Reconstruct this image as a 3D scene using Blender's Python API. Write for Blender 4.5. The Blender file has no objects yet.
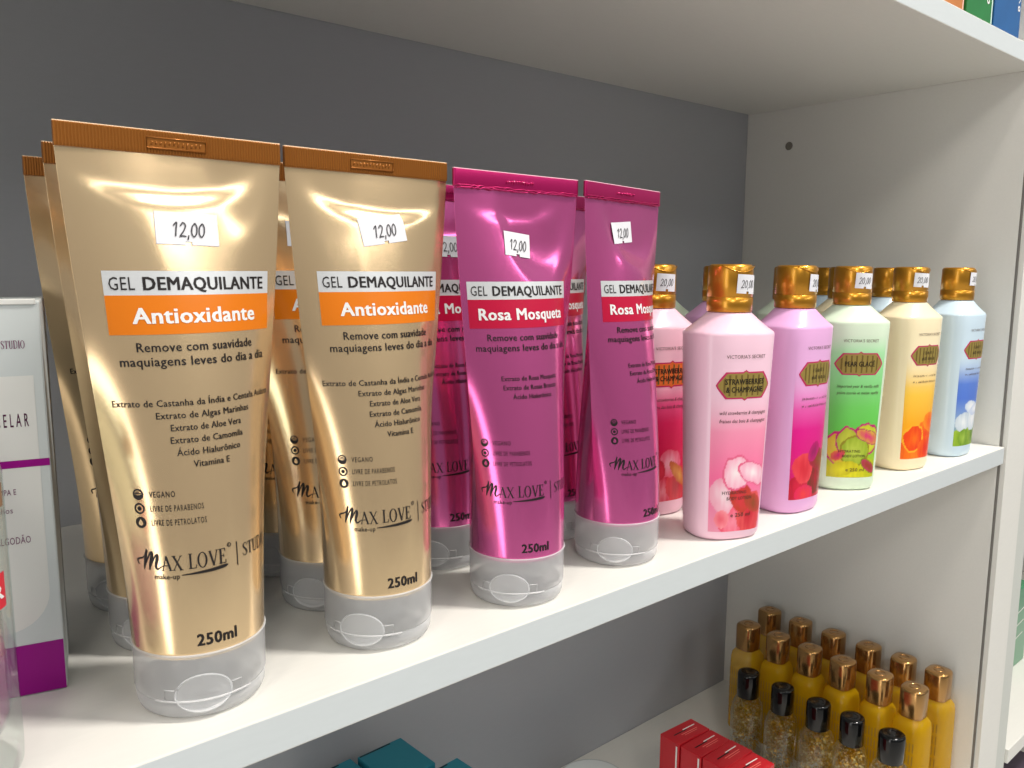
import bpy, bmesh, math, random
from mathutils import Vector, Matrix, noise
PI = math.pi
S = bpy.context.scene
COL = S.collection
rnd = random.Random(7)

# ------------------------------------------------------------------ camera
YAW, PIT, ROL, FPX = 0.710044641, -0.138961189, 0.00557685, 819.54
CAM = Vector((0, -0.25224, 0.15206))
def cam_axes():
    cy, sy, cp, sp = math.cos(YAW), math.sin(YAW), math.cos(PIT), math.sin(PIT)
    f = Vector((sy*cp, cy*cp, sp)); r = Vector((cy, -sy, 0)); u = r.cross(f)
    c, s = math.cos(ROL), math.sin(ROL)
    return c*r + s*u, -s*r + c*u, f
r_, u_, f_ = cam_axes()
cd = bpy.data.cameras.new('camera'); cam = bpy.data.objects.new('camera', cd); COL.objects.link(cam)
cd.sensor_width = 36; cd.lens = FPX/1024*36; cd.clip_start = 0.01; cd.clip_end = 50
m = Matrix((r_, u_, -f_)).transposed().to_4x4(); m.translation = CAM; cam.matrix_world = m
S.camera = cam

# ------------------------------------------------------------------ view, world, lights
S.view_settings.view_transform = 'Standard'; S.view_settings.look = 'None'
S.view_settings.gamma = 1; S.view_settings.use_curve_mapping = False
S.view_settings.exposure = 0.0
S.cycles.use_denoising = True
S.cycles.max_bounces = 10; S.cycles.transparent_max_bounces = 24; S.cycles.transmission_bounces = 8
S.cycles.sample_clamp_indirect = 4; S.cycles.caustics_refractive = False; S.cycles.caustics_reflective = False

W_ = bpy.data.worlds.new('world'); S.world = W_; W_.use_nodes = True
bg = W_.node_tree.nodes['Background']
# the lit shop behind the viewer: brighter towards the aisle and its ceiling, dim towards the floor
wn = W_.node_tree; tcw = wn.nodes.new('ShaderNodeTexCoord'); sp = wn.nodes.new('ShaderNodeSeparateXYZ')
wn.links.new(tcw.outputs['Generated'], sp.inputs[0])
rz = wn.nodes.new('ShaderNodeValToRGB'); rz.color_ramp.elements[0].position = 0.0; rz.color_ramp.elements[1].position = 1.0
mz = wn.nodes.new('ShaderNodeMapRange'); mz.inputs['From Min'].default_value = -1; mz.inputs['From Max'].default_value = 1
wn.links.new(sp.outputs['Z'], mz.inputs['Value']); wn.links.new(mz.outputs[0], rz.inputs[0])
el = rz.color_ramp.elements; el[0].color = (.10, .10, .10, 1); el[1].color = (.40, .43, .46, 1)
for pos, c in ((.36, (.36, .36, .36)), (.46, (.44, .44, .45)), (.56, (.48, .49, .50)), (.68, (.62, .67, .70)), (.82, (.67, .75, .80)), (.93, (.65, .73, .79))):
    e = el.new(pos); e.color = (*c, 1)
wn.links.new(rz.outputs[0], bg.inputs['Color']); bg.inputs['Strength'].default_value = 0.46

def area(name, loc, target, sx, sy, power, color):
    l = bpy.data.lights.new(name, 'AREA'); l.shape = 'RECTANGLE'; l.size = sx; l.size_y = sy
    l.energy = power; l.color = color
    o = bpy.data.objects.new(name, l); COL.objects.link(o); o.location = loc
    o.rotation_euler = (Vector(target)-Vector(loc)).to_track_quat('-Z', 'Y').to_euler()
    return o
area('ceiling_lamp_right', (1.05, -.76, 1.90), (.35, 0, 0), .26, .26, 47, (1, .95, .88))
area('ceiling_lamp_centre', (.50, -1.22, 1.75), (.2, 0, .1), .8, .05, 5, (1, .97, .93))
area('ceiling_lamp_row', (2.0, -3.2, 1.95), (.3, 0, .1), 3.4, .35, 22, (1, .98, .95))
area('ceiling_lamp_left', (-.75, -.58, 1.75), (.5, .05, 0), .22, .22, 6, (1, .92, .80))
area('ceiling_lamp_aisle', (-.95, -1.75, 1.80), (.6, .1, 0), .45, .45, 13, (1, .94, .84))
area('shop_entrance', (-1.45, -.46, .15), (.3, .0, .05), .40, 2.2, 9, (1, .985, .96))

# ------------------------------------------------------------------ helpers
def lin(c):
    return tuple(((v/255)/12.92 if v/255 <= .04045 else (((v/255)+.055)/1.055)**2.4) for v in c)
MATS = {}
def mat(name, rgb, rough=.5, metal=0, spec=.5, trans=0, ior=1.45, coat=0, noise_amt=0, noise_scale=40, bump=0, alpha=1, sss=0):
    if name in MATS: return MATS[name]
    M = bpy.data.materials.new(name); M.use_nodes = True
    nt = M.node_tree; b = nt.nodes['Principled BSDF']
    c = lin(rgb)
    b.inputs['Base Color'].default_value = (*c, 1); b.inputs['Roughness'].default_value = rough
    b.inputs['Metallic'].default_value = metal; b.inputs['Specular IOR Level'].default_value = spec
    b.inputs['Transmission Weight'].default_value = trans; b.inputs['IOR'].default_value = ior
    b.inputs['Coat Weight'].default_value = coat; b.inputs['Coat Roughness'].default_value = .08
    b.inputs['Alpha'].default_value = alpha
    if sss:
        b.inputs['Subsurface Weight'].default_value = sss; b.inputs['Subsurface Radius'].default_value = (.004, .003, .003); b.inputs['Subsurface Scale'].default_value = 1
    if noise_amt or bump:
        tc = nt.nodes.new('ShaderNodeTexCoord'); n = nt.nodes.new('ShaderNodeTexNoise')
        n.inputs['Scale'].default_value = noise_scale; n.inputs['Detail'].default_value = 4
        nt.links.new(tc.outputs['Object'], n.inputs['Vector'])
        if noise_amt:
            mx = nt.nodes.new('ShaderNodeMixRGB'); mx.inputs['Color1'].default_value = (*[v*(1-noise_amt) for v in c], 1)
            mx.inputs['Color2'].default_value = (*[min(1, v*(1+noise_amt)) for v in c], 1)
            nt.links.new(n.outputs['Fac'], mx.inputs['Fac']); nt.links.new(mx.outputs['Color'], b.inputs['Base Color'])
        if bump:
            bp = nt.nodes.new('ShaderNodeBump'); bp.inputs['Strength'].default_value = bump; bp.inputs['Distance'].default_value = .001
            nt.links.new(n.outputs['Fac'], bp.inputs['Height']); nt.links.new(bp.outputs['Normal'], b.inputs['Normal'])
    MATS[name] = M
    return M
def frosted(name, rgb, clear=.45, rough=.2):
    if name in MATS: return MATS[name]
    M = mat(name, rgb, rough=rough, spec=.5)
    nt = M.node_tree; out = nt.nodes['Material Output']; b = nt.nodes['Principled BSDF']
    t = nt.nodes.new('ShaderNodeBsdfTransparent'); tl = nt.nodes.new('ShaderNodeBsdfTranslucent')
    tl.inputs['Color'].default_value = (*lin(rgb), 1)
    a = nt.nodes.new('ShaderNodeMixShader'); a.inputs[0].default_value = .4
    nt.links.new(b.outputs[0], a.inputs[1]); nt.links.new(tl.outputs[0], a.inputs[2])
    x = nt.nodes.new('ShaderNodeMixShader'); x.inputs[0].default_value = clear
    nt.links.new(a.outputs[0], x.inputs[1]); nt.links.new(t.outputs[0], x.inputs[2]); nt.links.new(x.outputs[0], out.inputs[0])
    return M
def vcol_mat(name, rough=.35):
    if name in MATS: return MATS[name]
    M = mat(name, (255, 255, 255), rough=rough, spec=.5, coat=.3)
    nt = M.node_tree; a = nt.nodes.new('ShaderNodeVertexColor'); a.layer_name = 'print'
    nt.links.new(a.outputs['Color'], nt.nodes['Principled BSDF'].inputs['Base Color'])
    return M

class MB:
    """collects verts / faces / materials, then links them as one mesh object"""
    def __init__(s): s.v = []; s.f = []; s.mi = []; s.mats = []; s.smooth = []
    def slot(s, m):
        if m not in s.mats: s.mats.append(m)
        return s.mats.index(m)
    def add(s, vs, fs, m, smooth=True):
        o = len(s.v); k = s.slot(m)
        s.v += [tuple(v) for v in vs]
        for f in fs: s.f.append([i+o for i in f]); s.mi.append(k); s.smooth.append(smooth)
    def mesh(s, name):
        me = bpy.data.meshes.new(name); me.from_pydata(s.v, [], s.f)
        for m_ in s.mats: me.materials.append(m_)
        me.polygons.foreach_set('material_index', s.mi); me.polygons.foreach_set('use_smooth', s.smooth)
        me.update(); return me
    def build(s, name, parent=None):
        return link(name, s.mesh(name), parent)
def link(name, me, parent=None):
    o = bpy.data.objects.new(name, me); COL.objects.link(o)
    if parent: o.parent = parent
    return o
def loft(mb, rings, m, cap0=True, cap1=True, closed=True, smooth=True):
    n = len(rings[0]); vs = [v for r in rings for v in r]; fs = []
    for i in range(len(rings)-1):
        for j in range(n if closed else n-1):
            k = (j+1) % n
            fs.append((i*n+j, i*n+k, (i+1)*n+k, (i+1)*n+j))
    if cap0: fs.append(tuple(range(n-1, -1, -1)))
    if cap1: fs.append(tuple((len(rings)-1)*n+j for j in range(n)))
    mb.add(vs, fs, m, smooth)
def circ(r, z, n=48, cx=0, cy=0): return [(cx+r*math.cos(2*PI*i/n), cy+r*math.sin(2*PI*i/n), z) for i in range(n)]
def lathe(mb, prof, m, n=48, cx=0, cy=0, cap0=True, cap1=True):
    loft(mb, [circ(max(r, 1e-5), z, n, cx, cy) for r, z in prof], m, cap0, cap1)
def sup(a, b, n, z, k=64, cx=0, cy=0):
    o = []
    for i in range(k):
        t = 2*PI*i/k; c, s_ = math.cos(t), math.sin(t)
        o.append((cx+a*math.copysign(abs(c)**(2/n), c), cy+b*math.copysign(abs(s_)**(2/n), s_), z))
    return o
def box(mb, lo, hi, m, bev=.0008, seg=2):
    bm = bmesh.new(); bmesh.ops.create_cube(bm, size=1)
    for v in bm.verts: v.co = Vector([(lo[i]+hi[i])/2+v.co[i]*(hi[i]-lo[i]) for i in range(3)])
    if bev: bmesh.ops.bevel(bm, geom=list(bm.edges), offset=bev, segments=seg, affect='EDGES', profile=.5)
    bm.verts.index_update()
    mb.add([v.co for v in bm.verts], [[v.index for v in f.verts] for f in bm.faces], m, False); bm.free()
def tube_path(mb, pts, r, m, n=6, closed=False):
    P = [Vector(p) for p in pts]; rings = []
    for i, p in enumerate(P):
        a = P[i-1] if (i > 0 or closed) else P[i]; b = P[(i+1) % len(P)] if (i < len(P)-1 or closed) else P[i]
        d = (b-a).normalized(); up = Vector((0, 0, 1)) if abs(d.z) < .9 else Vector((1, 0, 0))
        x = d.cross(up).normalized(); y = d.cross(x)
        rings.append([p+r*(math.cos(2*PI*k/n)*x+math.sin(2*PI*k/n)*y) for k in range(n)])
    if closed: rings.append(rings[0])
    loft(mb, rings, m, not closed, not closed)
def tag(o, label, cat, group=None, kind=None):
    o['label'] = label; o['category'] = cat
    if group: o['group'] = group
    if kind: o['kind'] = kind
    return o
def empty(name, loc, rz=0):
    o = bpy.data.objects.new(name, None); COL.objects.link(o); o.location = loc; o.rotation_euler = (0, 0, rz); o.empty_display_size = .01
    return o
def copy_tree(o, parent=None):
    c = o.copy(); COL.objects.link(c)
    if parent: c.parent = parent
    for ch in list(o.children): copy_tree(ch, c)
    return c

# ---- flat 2-D print: lists of (verts2d, faces, material)
TXT = {}
def glyphs(s, bold=0.0, shear=0.0, track=1.06):
    k = (s, bold, shear, track)
    if k not in TXT:
        cu = bpy.data.curves.new('t', 'FONT'); cu.body = s; cu.size = 1; cu.resolution_u = 2; cu.offset = bold; cu.shear = shear; cu.space_character = track
        o = bpy.data.objects.new('t', cu); COL.objects.link(o)
        dg = bpy.context.evaluated_depsgraph_get(); dg.update()
        me = bpy.data.meshes.new_from_object(o.evaluated_get(dg))
        TXT[k] = ([(v.co.x, v.co.y) for v in me.vertices], [list(p.vertices) for p in me.polygons])
        bpy.data.objects.remove(o); bpy.data.curves.remove(cu); bpy.data.meshes.remove(me)
    return TXT[k]
def caph(): return max(v[1] for v in glyphs('H')[0])
def text2d(out, s, x0, x1, y, h, m, bold=0.0, shear=0.0, rise=0.0, track=1.06):
    """text between x0 and x1 on baseline y with capital height h"""
    vs, fs = glyphs(s, 0, shear, track)
    if not vs: return
    a = min(v[0] for v in vs)-bold; b = max(v[0] for v in vs)+bold; kx = (x1-x0)/(b-a); ky = h/caph()
    for ox, oy in (((0, 0),) if not bold else ((-bold, -bold*.4), (bold, -bold*.4), (-bold, bold*.4), (bold, bold*.4), (0, 0))):
        out.append(([(x0+(v[0]+ox-a)*kx, y+(v[1]+oy)*ky+rise*((v[0]-a)*kx)) for v in vs], fs, m))
def rect2d(out, x0, y0, x1, y1, m, nx=24, ny=3, fx=None):
    vs = [(x0+(x1-x0)*i/nx, y0+(y1-y0)*j/ny) for j in range(ny+1) for i in range(nx+1)]
    fs = [(j*(nx+1)+i, j*(nx+1)+i+1, (j+1)*(nx+1)+i+1, (j+1)*(nx+1)+i) for j in range(ny) for i in range(nx)]
    out.append((vs, fs, m))
def smudge2d(out, x0, x1, y, h, m, w, seed):
    """print too small to read in the photo: a row of fine uneven pen-like marks"""
    q = random.Random(seed); x = x0
    while x < x1:
        if q.random() > .16: stroke2d(out, [(x, y+h*q.uniform(0, .15)), (x+w*q.uniform(-.3, .5), y+h*q.uniform(.6, 1))], m, w*.45, False)
        x += w*q.uniform(.9, 1.4)
def disc2d(out, cx, cy, r, m, r0=0, n=24, ry=None):
    k = (ry or r)/r
    if r0 == 0:
        out.append(([(cx+r*math.cos(2*PI*i/n), cy+k*r*math.sin(2*PI*i/n)) for i in range(n)], [list(range(n))], m))
    else:
        vs = [(cx+q*math.cos(2*PI*i/n), cy+k*q*math.sin(2*PI*i/n)) for q in (r0, r) for i in range(n)]
        out.append((vs, [(i, n+i, n+(i+1) % n, (i+1) % n) for i in range(n)], m))
def spline(pts, n=8):
    if len(pts) < 3: return pts
    P = [pts[0]]+list(pts)+[pts[-1]]; o = []
    for i in range(1, len(P)-2):
        for k in range(n):
            t = k/n
            o.append(tuple(.5*((2*P[i][d])+(-P[i-1][d]+P[i+1][d])*t+(2*P[i-1][d]-5*P[i][d]+4*P[i+1][d]-P[i+2][d])*t*t+(-P[i-1][d]+3*P[i][d]-3*P[i+1][d]+P[i+2][d])*t**3) for d in range(len(P[i]))))
    o.append(tuple(pts[-1])); return o
def stroke2d(out, pts, m, w=None, smooth=True):
    """pts (x, y[, width]) -> ribbon"""
    P = [(p[0], p[1], w if w is not None else p[2]) for p in pts]
    if smooth: P = spline(P, 6)
    vs = []; fs = []
    for i, p in enumerate(P):
        a = P[max(0, i-1)]; b = P[min(len(P)-1, i+1)]; dx, dy = b[0]-a[0], b[1]-a[1]; l = math.hypot(dx, dy) or 1
        nx, ny = -dy/l*p[2]/2, dx/l*p[2]/2
        vs += [(p[0]+nx, p[1]+ny), (p[0]-nx, p[1]-ny)]
        if i: fs.append((2*i-2, 2*i-1, 2*i+1, 2*i))
    out.append((vs, fs, m))
def poly2d(out, pts, m): out.append((list(pts), [list(range(len(pts)))], m))
def bend(mb, items, fn, lift0=0.0, step=.00002):
    """put printed 2-D items on a surface fn(x, y, lift) -> point"""
    for vs, fs, m in items:
        mb.add([fn(x, y, lift0) for x, y in vs], fs, m, False)
# serif capitals, unit height, drawn as strokes: (polyline, width)
SER = {
 'A': (.74, [([(.06, 0), (.37, 1)], .055), ([(.35, 1), (.66, 0)], .13), ([(.17, .34), (.55, .34)], .05), ([(-.02, .02), (.17, .02)], .04), ([(.52, .02), (.78, .02)], .04)]),
 'X': (.76, [([(.10, 1), (.64, 0)], .13), ([(.64, 1), (.08, 0)], .055), ([(0, .02), (.2, .02)], .04), ([(.5, .02), (.78, .02)], .04), ([(-.02, .98), (.26, .98)], .04), ([(.54, .98), (.74, .98)], .04)]),
 'L': (.62, [([(.16, 0), (.16, 1)], .13), ([(0, .025), (.58, .025)], .05), ([(.56, 0), (.6, .25)], .05), ([(.02, .98), (.32, .98)], .04)]),
 'O': (.84, 'O'),
 'V': (.74, [([(.08, 1), (.38, 0)], .13), ([(.37, 0), (.68, 1)], .055), ([(-.03, .98), (.22, .98)], .04), ([(.56, .98), (.78, .98)], .04)]),
 'E': (.66, [([(.16, 0), (.16, 1)], .13), ([(0, .025), (.58, .025)], .05), ([(0, .975), (.54, .975)], .05), ([(.16, .52), (.42, .52)], .05), ([(.57, 0), (.6, .24)], .05), ([(.54, 1), (.54, .78)], .05), ([(.42, .62), (.42, .42)], .045)]),
 'S': (.6, [([(.50, .78, .06), (.46, .95, .05), (.28, .99, .05), (.10, .86, .1), (.14, .66, .13), (.36, .48, .14), (.50, .30, .13), (.46, .1, .09), (.26, .01, .05), (.08, .06, .05), (.05, .25, .06)], None)]),
 'T': (.68, [([(.33, 0), (.33, 1)], .13), ([(.0, .975), (.66, .975)], .05), ([(.02, 1), (.0, .78)], .05), ([(.64, 1), (.66, .78)], .05), ([(.2, .02), (.46, .02)], .04)]),
 'U': (.76, [([(.15, 1), (.15, .3), (.2, .08), (.38, .01), (.55, .08), (.6, .3), (.6, 1)], .08), ([(.15, 1), (.15, .3)], .13), ([(0, .98), (.3, .98)], .04), ([(.46, .98), (.74, .98)], .04)]),
 'D': (.8, [([(.15, 0), (.15, 1)], .13), ([(.0, .025), (.36, .02), (.6, .14), (.68, .5), (.6, .86), (.36, .98), (.0, .975)], .08)]),
 'I': (.36, [([(.17, 0), (.17, 1)], .13), ([(.0, .02), (.34, .02)], .04), ([(.0, .98), (.34, .98)], .04)]),
 ' ': (.3, []),
}
def serif2d(out, s, x0, x1, y, h, m):
    tot = sum(SER[c][0] for c in s)+.07*(len(s)-1); kx = (x1-x0)/tot; x = x0
    kw = (kx+h)/2
    for c in s:
        w, st = SER[c]
        if st == 'O':
            n = 28; a = []; b = []
            for i in range(n):
                t = 2*PI*i/n
                a.append((x+kx*(.39+.39*math.cos(t)), y+h*(.5+.52*math.sin(t)))); b.append((x+kx*(.39+.25*math.cos(t)), y+h*(.5+.47*math.sin(t))))
            out.append((a+b, [(i, (i+1) % n, n+(i+1) % n, n+i) for i in range(n)], m))
        else:
            for pts, wd in st:
                P = [(x+p[0]*kx, y+p[1]*h, (wd if wd else p[2])*kw) for p in pts]
                stroke2d(out, P, m, smooth=len(P) > 4)
        x += (w+.07)*kx

# ------------------------------------------------------------------ materials
def melamine(name, rgb):
    if name in MATS: return MATS[name]
    M = mat(name, rgb, rough=.42, spec=.4)
    nt = M.node_tree; b = nt.nodes['Principled BSDF']
    tc = nt.nodes.new('ShaderNodeTexCoord'); mp = nt.nodes.new('ShaderNodeMapping'); mp.inputs['Scale'].default_value = (60, 300, 300)
    n = nt.nodes.new('ShaderNodeTexNoise'); n.inputs['Scale'].default_value = 1.5; n.inputs['Detail'].default_value = 3
    nt.links.new(tc.outputs['Object'], mp.inputs['Vector']); nt.links.new(mp.outputs['Vector'], n.inputs['Vector'])
    bp = nt.nodes.new('ShaderNodeBump'); bp.inputs['Strength'].default_value = .12; bp.inputs['Distance'].default_value = .0004
    nt.links.new(n.outputs['Fac'], bp.inputs['Height']); nt.links.new(bp.outputs['Normal'], b.inputs['Normal'])
    c = lin(rgb); mx = nt.nodes.new('ShaderNodeMixRGB'); mx.inputs['Color1'].default_value = (*[v*.97 for v in c], 1); mx.inputs['Color2'].default_value = (*[min(1, v*1.02) for v in c], 1)
    nt.links.new(n.outputs['Fac'], mx.inputs['Fac']); nt.links.new(mx.outputs['Color'], b.inputs['Base Color'])
    return M
BOARD = melamine('white_melamine', (225, 223, 217))
BACKM = melamine('back_board_melamine', (172, 174, 179))
EDGE = melamine('front_edge_melamine', (206, 212, 214))
DARK = mat('dark_hole', (132, 126, 118), .8)
GOLD = mat('gold_pearl_film', (255, 220, 172), .21, metal=.80, coat=.5, noise_amt=.03, noise_scale=900)
GOLDC = mat('gold_crimp_film', (160, 98, 36), .40, metal=.6, coat=.12)
PINK = mat('magenta_pearl_film', (240, 108, 178), .20, metal=.80, coat=.5, noise_amt=.03, noise_scale=900)
PINKC = mat('magenta_crimp_film', (188, 20, 100), .33, metal=.6, coat=.3)
RAW = mat('cut_film_edge', (236, 205, 170), .5)
RAWP = mat('cut_film_edge_pink', (240, 190, 205), .5)
FROST = frosted('frosted_polypropylene', (248, 249, 251), .50, .12)
FROST2 = frosted('frosted_polypropylene_inner', (250, 250, 251), .45, .2)
INK = mat('black_ink', (30, 24, 24), .45)
WHITE_INK = mat('silver_white_ink', (232, 232, 232), .4, coat=.3)
BAND = mat('silver_white_band', (214, 216, 218), .3, metal=.25, coat=.3)
ORANGE = mat('orange_ink', (220, 118, 8), .3, coat=.35)
CRIM = mat('crimson_ink', (184, 8, 56), .3, coat=.35)
PAPER = mat('price_sticker_paper', (226, 226, 231), .75, spec=.2)
PEN = mat('pen_ink', (58, 56, 62), .6)

# ------------------------------------------------------------------ shelving unit
T, H, D, W, L = .015, .31787, .27513, .78698, .32750
XL, FLOOR = -.42, -1.05
unit = tag(empty('shelving_unit', (0, 0, FLOOR)), 'white melamine shelving unit holding the tubes, lotions and small bottles', 'shelving unit')
def board(name, lo, hi, m, parent, bev=.0006):
    mb = MB(); box(mb, lo, hi, m, bev)
    if name == 'shelf':                                    # front face in the greyer melamine
        k = mb.slot(EDGE)
        for i, f in enumerate(mb.f):
            if all(abs(mb.v[j][1]-lo[1]) < .0001 for j in f): mb.mi[i] = k
    o = mb.build(name, parent); o.matrix_parent_inverse = parent.matrix_world.inverted() if False else Matrix.Translation((0, 0, -FLOOR)); return o
board('shelf', (XL, 0, -T), (W, D, 0), BOARD, unit)
board('shelf', (XL, 0, H), (W, D, H+T), BOARD, unit)
board('shelf', (XL, 0, -L-T), (W, D, -L), BOARD, unit)
board('shelf', (XL, 0, -.66-T), (W, D, -.66), BOARD, unit)
board('side_panel', (W+.0022, -.0015, FLOOR), (W+.0490, D+.012, .75), BOARD, unit)
board('side_lining', (W+.0004, .0046, FLOOR), (W+.0020, D+.012, .75), BOARD, unit)
board('joint_gap_shade', (W+.0005, .0028, FLOOR), (W+.0020, .0045, .75), mat('gap_shade', (120, 117, 112), .9), unit, 0)  # added strip, its darker colour paints the shade inside the joint gap
board('side_panel', (XL-.0155, -.0015, FLOOR), (XL-.0004, D+.012, .75), BOARD, unit)
board('back_panel', (XL, D+.0004, FLOOR), (W, D+.010, .75), BACKM, unit)
board('shelf', (XL, 0, .68), (W, D, .68+T), BOARD, unit)
mb = MB()
n = 20
ring = [[(W-.0001, .2252+r*math.cos(2*PI*i/n), .2802+r*math.sin(2*PI*i/n)) for i in range(n)] for r in (.0042, .0036)]
loft(mb, ring, mat('hole_rim', (120, 112, 104), .6), False, False)
mb.add([(W-.0002, y, z) for _, y, z in ring[1]], [list(range(n))], DARK, False)
o = mb.build('shelf_pin_hole', unit); o.matrix_parent_inverse = Matrix.Translation((0, 0, -FLOOR))
o['label'] = 'small dark drilled hole'
# neighbouring unit beyond the right panel
unit2 = tag(empty('shelving_unit', (W+.0505, 0, FLOOR)), 'neighbouring white shelving unit just beyond the right side panel', 'shelving unit')
def board2(name, lo, hi, m):
    mb = MB(); box(mb, lo, hi, m, .0006); o = mb.build(name, unit2); o.matrix_parent_inverse = Matrix.Translation((-(W+.0505), 0, -FLOOR)); return o
X2 = W+.0505
board2('side_panel', (X2, .0030, FLOOR), (X2+.0370, D+.012, .75), melamine('grey_white_melamine', (204, 206, 200)))
board2('side_panel', (X2+.60, -.0010, FLOOR), (X2+.615, D+.012, .75), BOARD)
board2('back_panel', (X2, D+.0124, FLOOR), (X2+.615, D+.022, .75), BACKM)
for z in (-.3215, -.66, 0, .36): board2('shelf', (X2+.0374, 0, z-T), (X2+.5996, D+.0118, z), BOARD)
# floor of the shop
mb = MB(); box(mb, (-3, -4, FLOOR-.1), (4, D+.4, FLOOR), mat('floor_tile', (224, 221, 215), .35, noise_amt=.06, noise_scale=6), 0)
fl = mb.build('floor'); fl['kind'] = 'structure'
mb = MB(); box(mb, (-3, D+.035, FLOOR), (4, D+.135, 1.75), mat('shop_wall_paint', (205, 203, 198), .7, noise_amt=.03, noise_scale=8), 0)
wl = mb.build('wall_back'); wl['kind'] = 'structure'

# ------------------------------------------------------------------ squeeze tubes
ZB, ZC, ZT, RB, HW = .0225, .1890, .1962, .0223, .0365
def tube_pt(u, z, back=False, dents=(), lift=0.0):
    """u -1..1 across one face (film width), z height"""
    t = min(max((z-ZB)/(ZC-ZB), 0), 1); ph = PI*u/2
    k = t*t*(3-2*t)*.35+t*.65
    x = (1-k)*RB*math.sin(ph)+k*HW*u
    b = .0007+(RB-.0007)*(1-t**1.75)
    y = b*max(0, math.cos(ph))**(1+.12*t*t)
    s = u*35.8
    for (s0, wd, dep, amt, soft) in dents:            # pressed-in fold below the crimp, U shaped lower rim
        q = math.hypot(((ZC-z)*1000)/dep, (s-s0)/wd)
        f = 1/(1+math.exp((q-1)/soft))
        y -= amt*f*min(1, b/.006)*math.cos(ph)
    y = max(y, 0.0004*math.cos(ph))
    return (x, (y+lift) if back else -(y+lift), z)
def make_body(dents, m):
    mb = MB(); N = 60; zs = [ZB-.0006, ZB]+[ZB+(ZC-ZB)*i/84 for i in range(1, 85)]
    us = []
    for i in range(N+1):
        w = -1+2*i/N; us.append(math.copysign(1-(1-abs(w))**1.6, w))
    rings = []
    for z in zs:
        sc = .985 if z < ZB else 1
        fr = [tube_pt(u, z, False, dents) for u in us[:-1]]
        bk = [tube_pt(-u, z, True, [(-d[0],)+tuple(d[1:]) for d in dents[:1]]) for u in us[:-1]]
        rings.append([(x*sc, y*sc, zz) for x, y, zz in fr+bk])
    loft(mb, rings, m, False, False)
    mb.add(rings[0][::-1], [list(range(2*N))], m, False); mb.add(rings[-1], [list(range(2*N))], m, False)
    return mb.mesh('body')
def make_crimp(m, raw, ridged):
    mb = MB(); N = 150 if ridged else 60
    def edge(z, th, sgn): return [(-HW+2*HW*i/N, sgn*(th+(.00028*(1 if i % 2 else 0) if ridged and .0005 < th else 0)), z) for i in range(N+1)]
    zs = [(ZC-.0004, .0006), (ZC+.0003, .0008), (ZT-.0006, .0008), (ZT-.0003, .0007)]
    rings = []
    for z, th in zs: rings.append(edge(z, th, -1)+edge(z, th, 1)[::-1])
    loft(mb, rings, m, True, False, smooth=not ridged)
    loft(mb, [rings[-1], [(x, y*.9, ZT) for x, y, z in rings[-1]]], raw, False, True, smooth=False)
    # embossed batch-code field
    x0, x1, z0, z1 = (-.0095, .0095, ZC+.0014, ZC+.0048)
    y = -.00125
    if ridged:
        tube_path(mb, [(x0, y, z0), (x1, y, z0), (x1, y, z1), (x0, y, z1)], .0003, m, 5, True)
        mb.add([(x0, y+.0001, z0), (x1, y+.0001, z0), (x1, y+.0001, z1), (x0, y+.0001, z1)], [(0, 1, 2, 3)], m, False)
    q = random.Random(5)
    for i in range(12):
        xx = x0+.0014+i*.00142
        tube_path(mb, [(xx, y+.0001, z0+.0007+.0006*q.random()), (xx+.0002, y, z1-.0008-.0006*q.random())], .0003, m, 4)
    if not ridged:                                         # puckered film where the seal begins
        q = random.Random(11)
        for row in range(2):
            tube_path(mb, [(-HW*.97+HW*1.94*i/46, -.0009-.0004*q.random(), ZC-.0002-.0009*row+.0007*q.random()) for i in range(47)], .00034, m, 5)
    return mb.mesh('crimp')
def icons(out, hole, x, zs, ink):
    for k, z in enumerate(zs):
        if k == 0:
            disc2d(out, x, z, 1.85, ink, 1.35); stroke2d(out, [(x-1.3, z-.1, .3), (x, z-.9, 1.2), (x+1.3, z-.1, .3)], ink); stroke2d(out, [(x-1.2, z+.25), (x+1.2, z+.25)], ink, .35, False)
            stroke2d(out, [(x-.7, z+.75), (x+.6, z+.85)], ink, .35, False)
        elif k == 1:
            disc2d(out, x, z, 1.85, ink, 1.3); disc2d(out, x, z, .72, ink)
        else:
            disc2d(out, x, z, 1.9, ink); poly2d(hole, [(x, z+1.25), (x+.75, z+.1), (x+.8, z-.45), (x+.4, z-.95), (x-.4, z-.95), (x-.8, z-.45), (x-.75, z+.1)], None)
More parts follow.
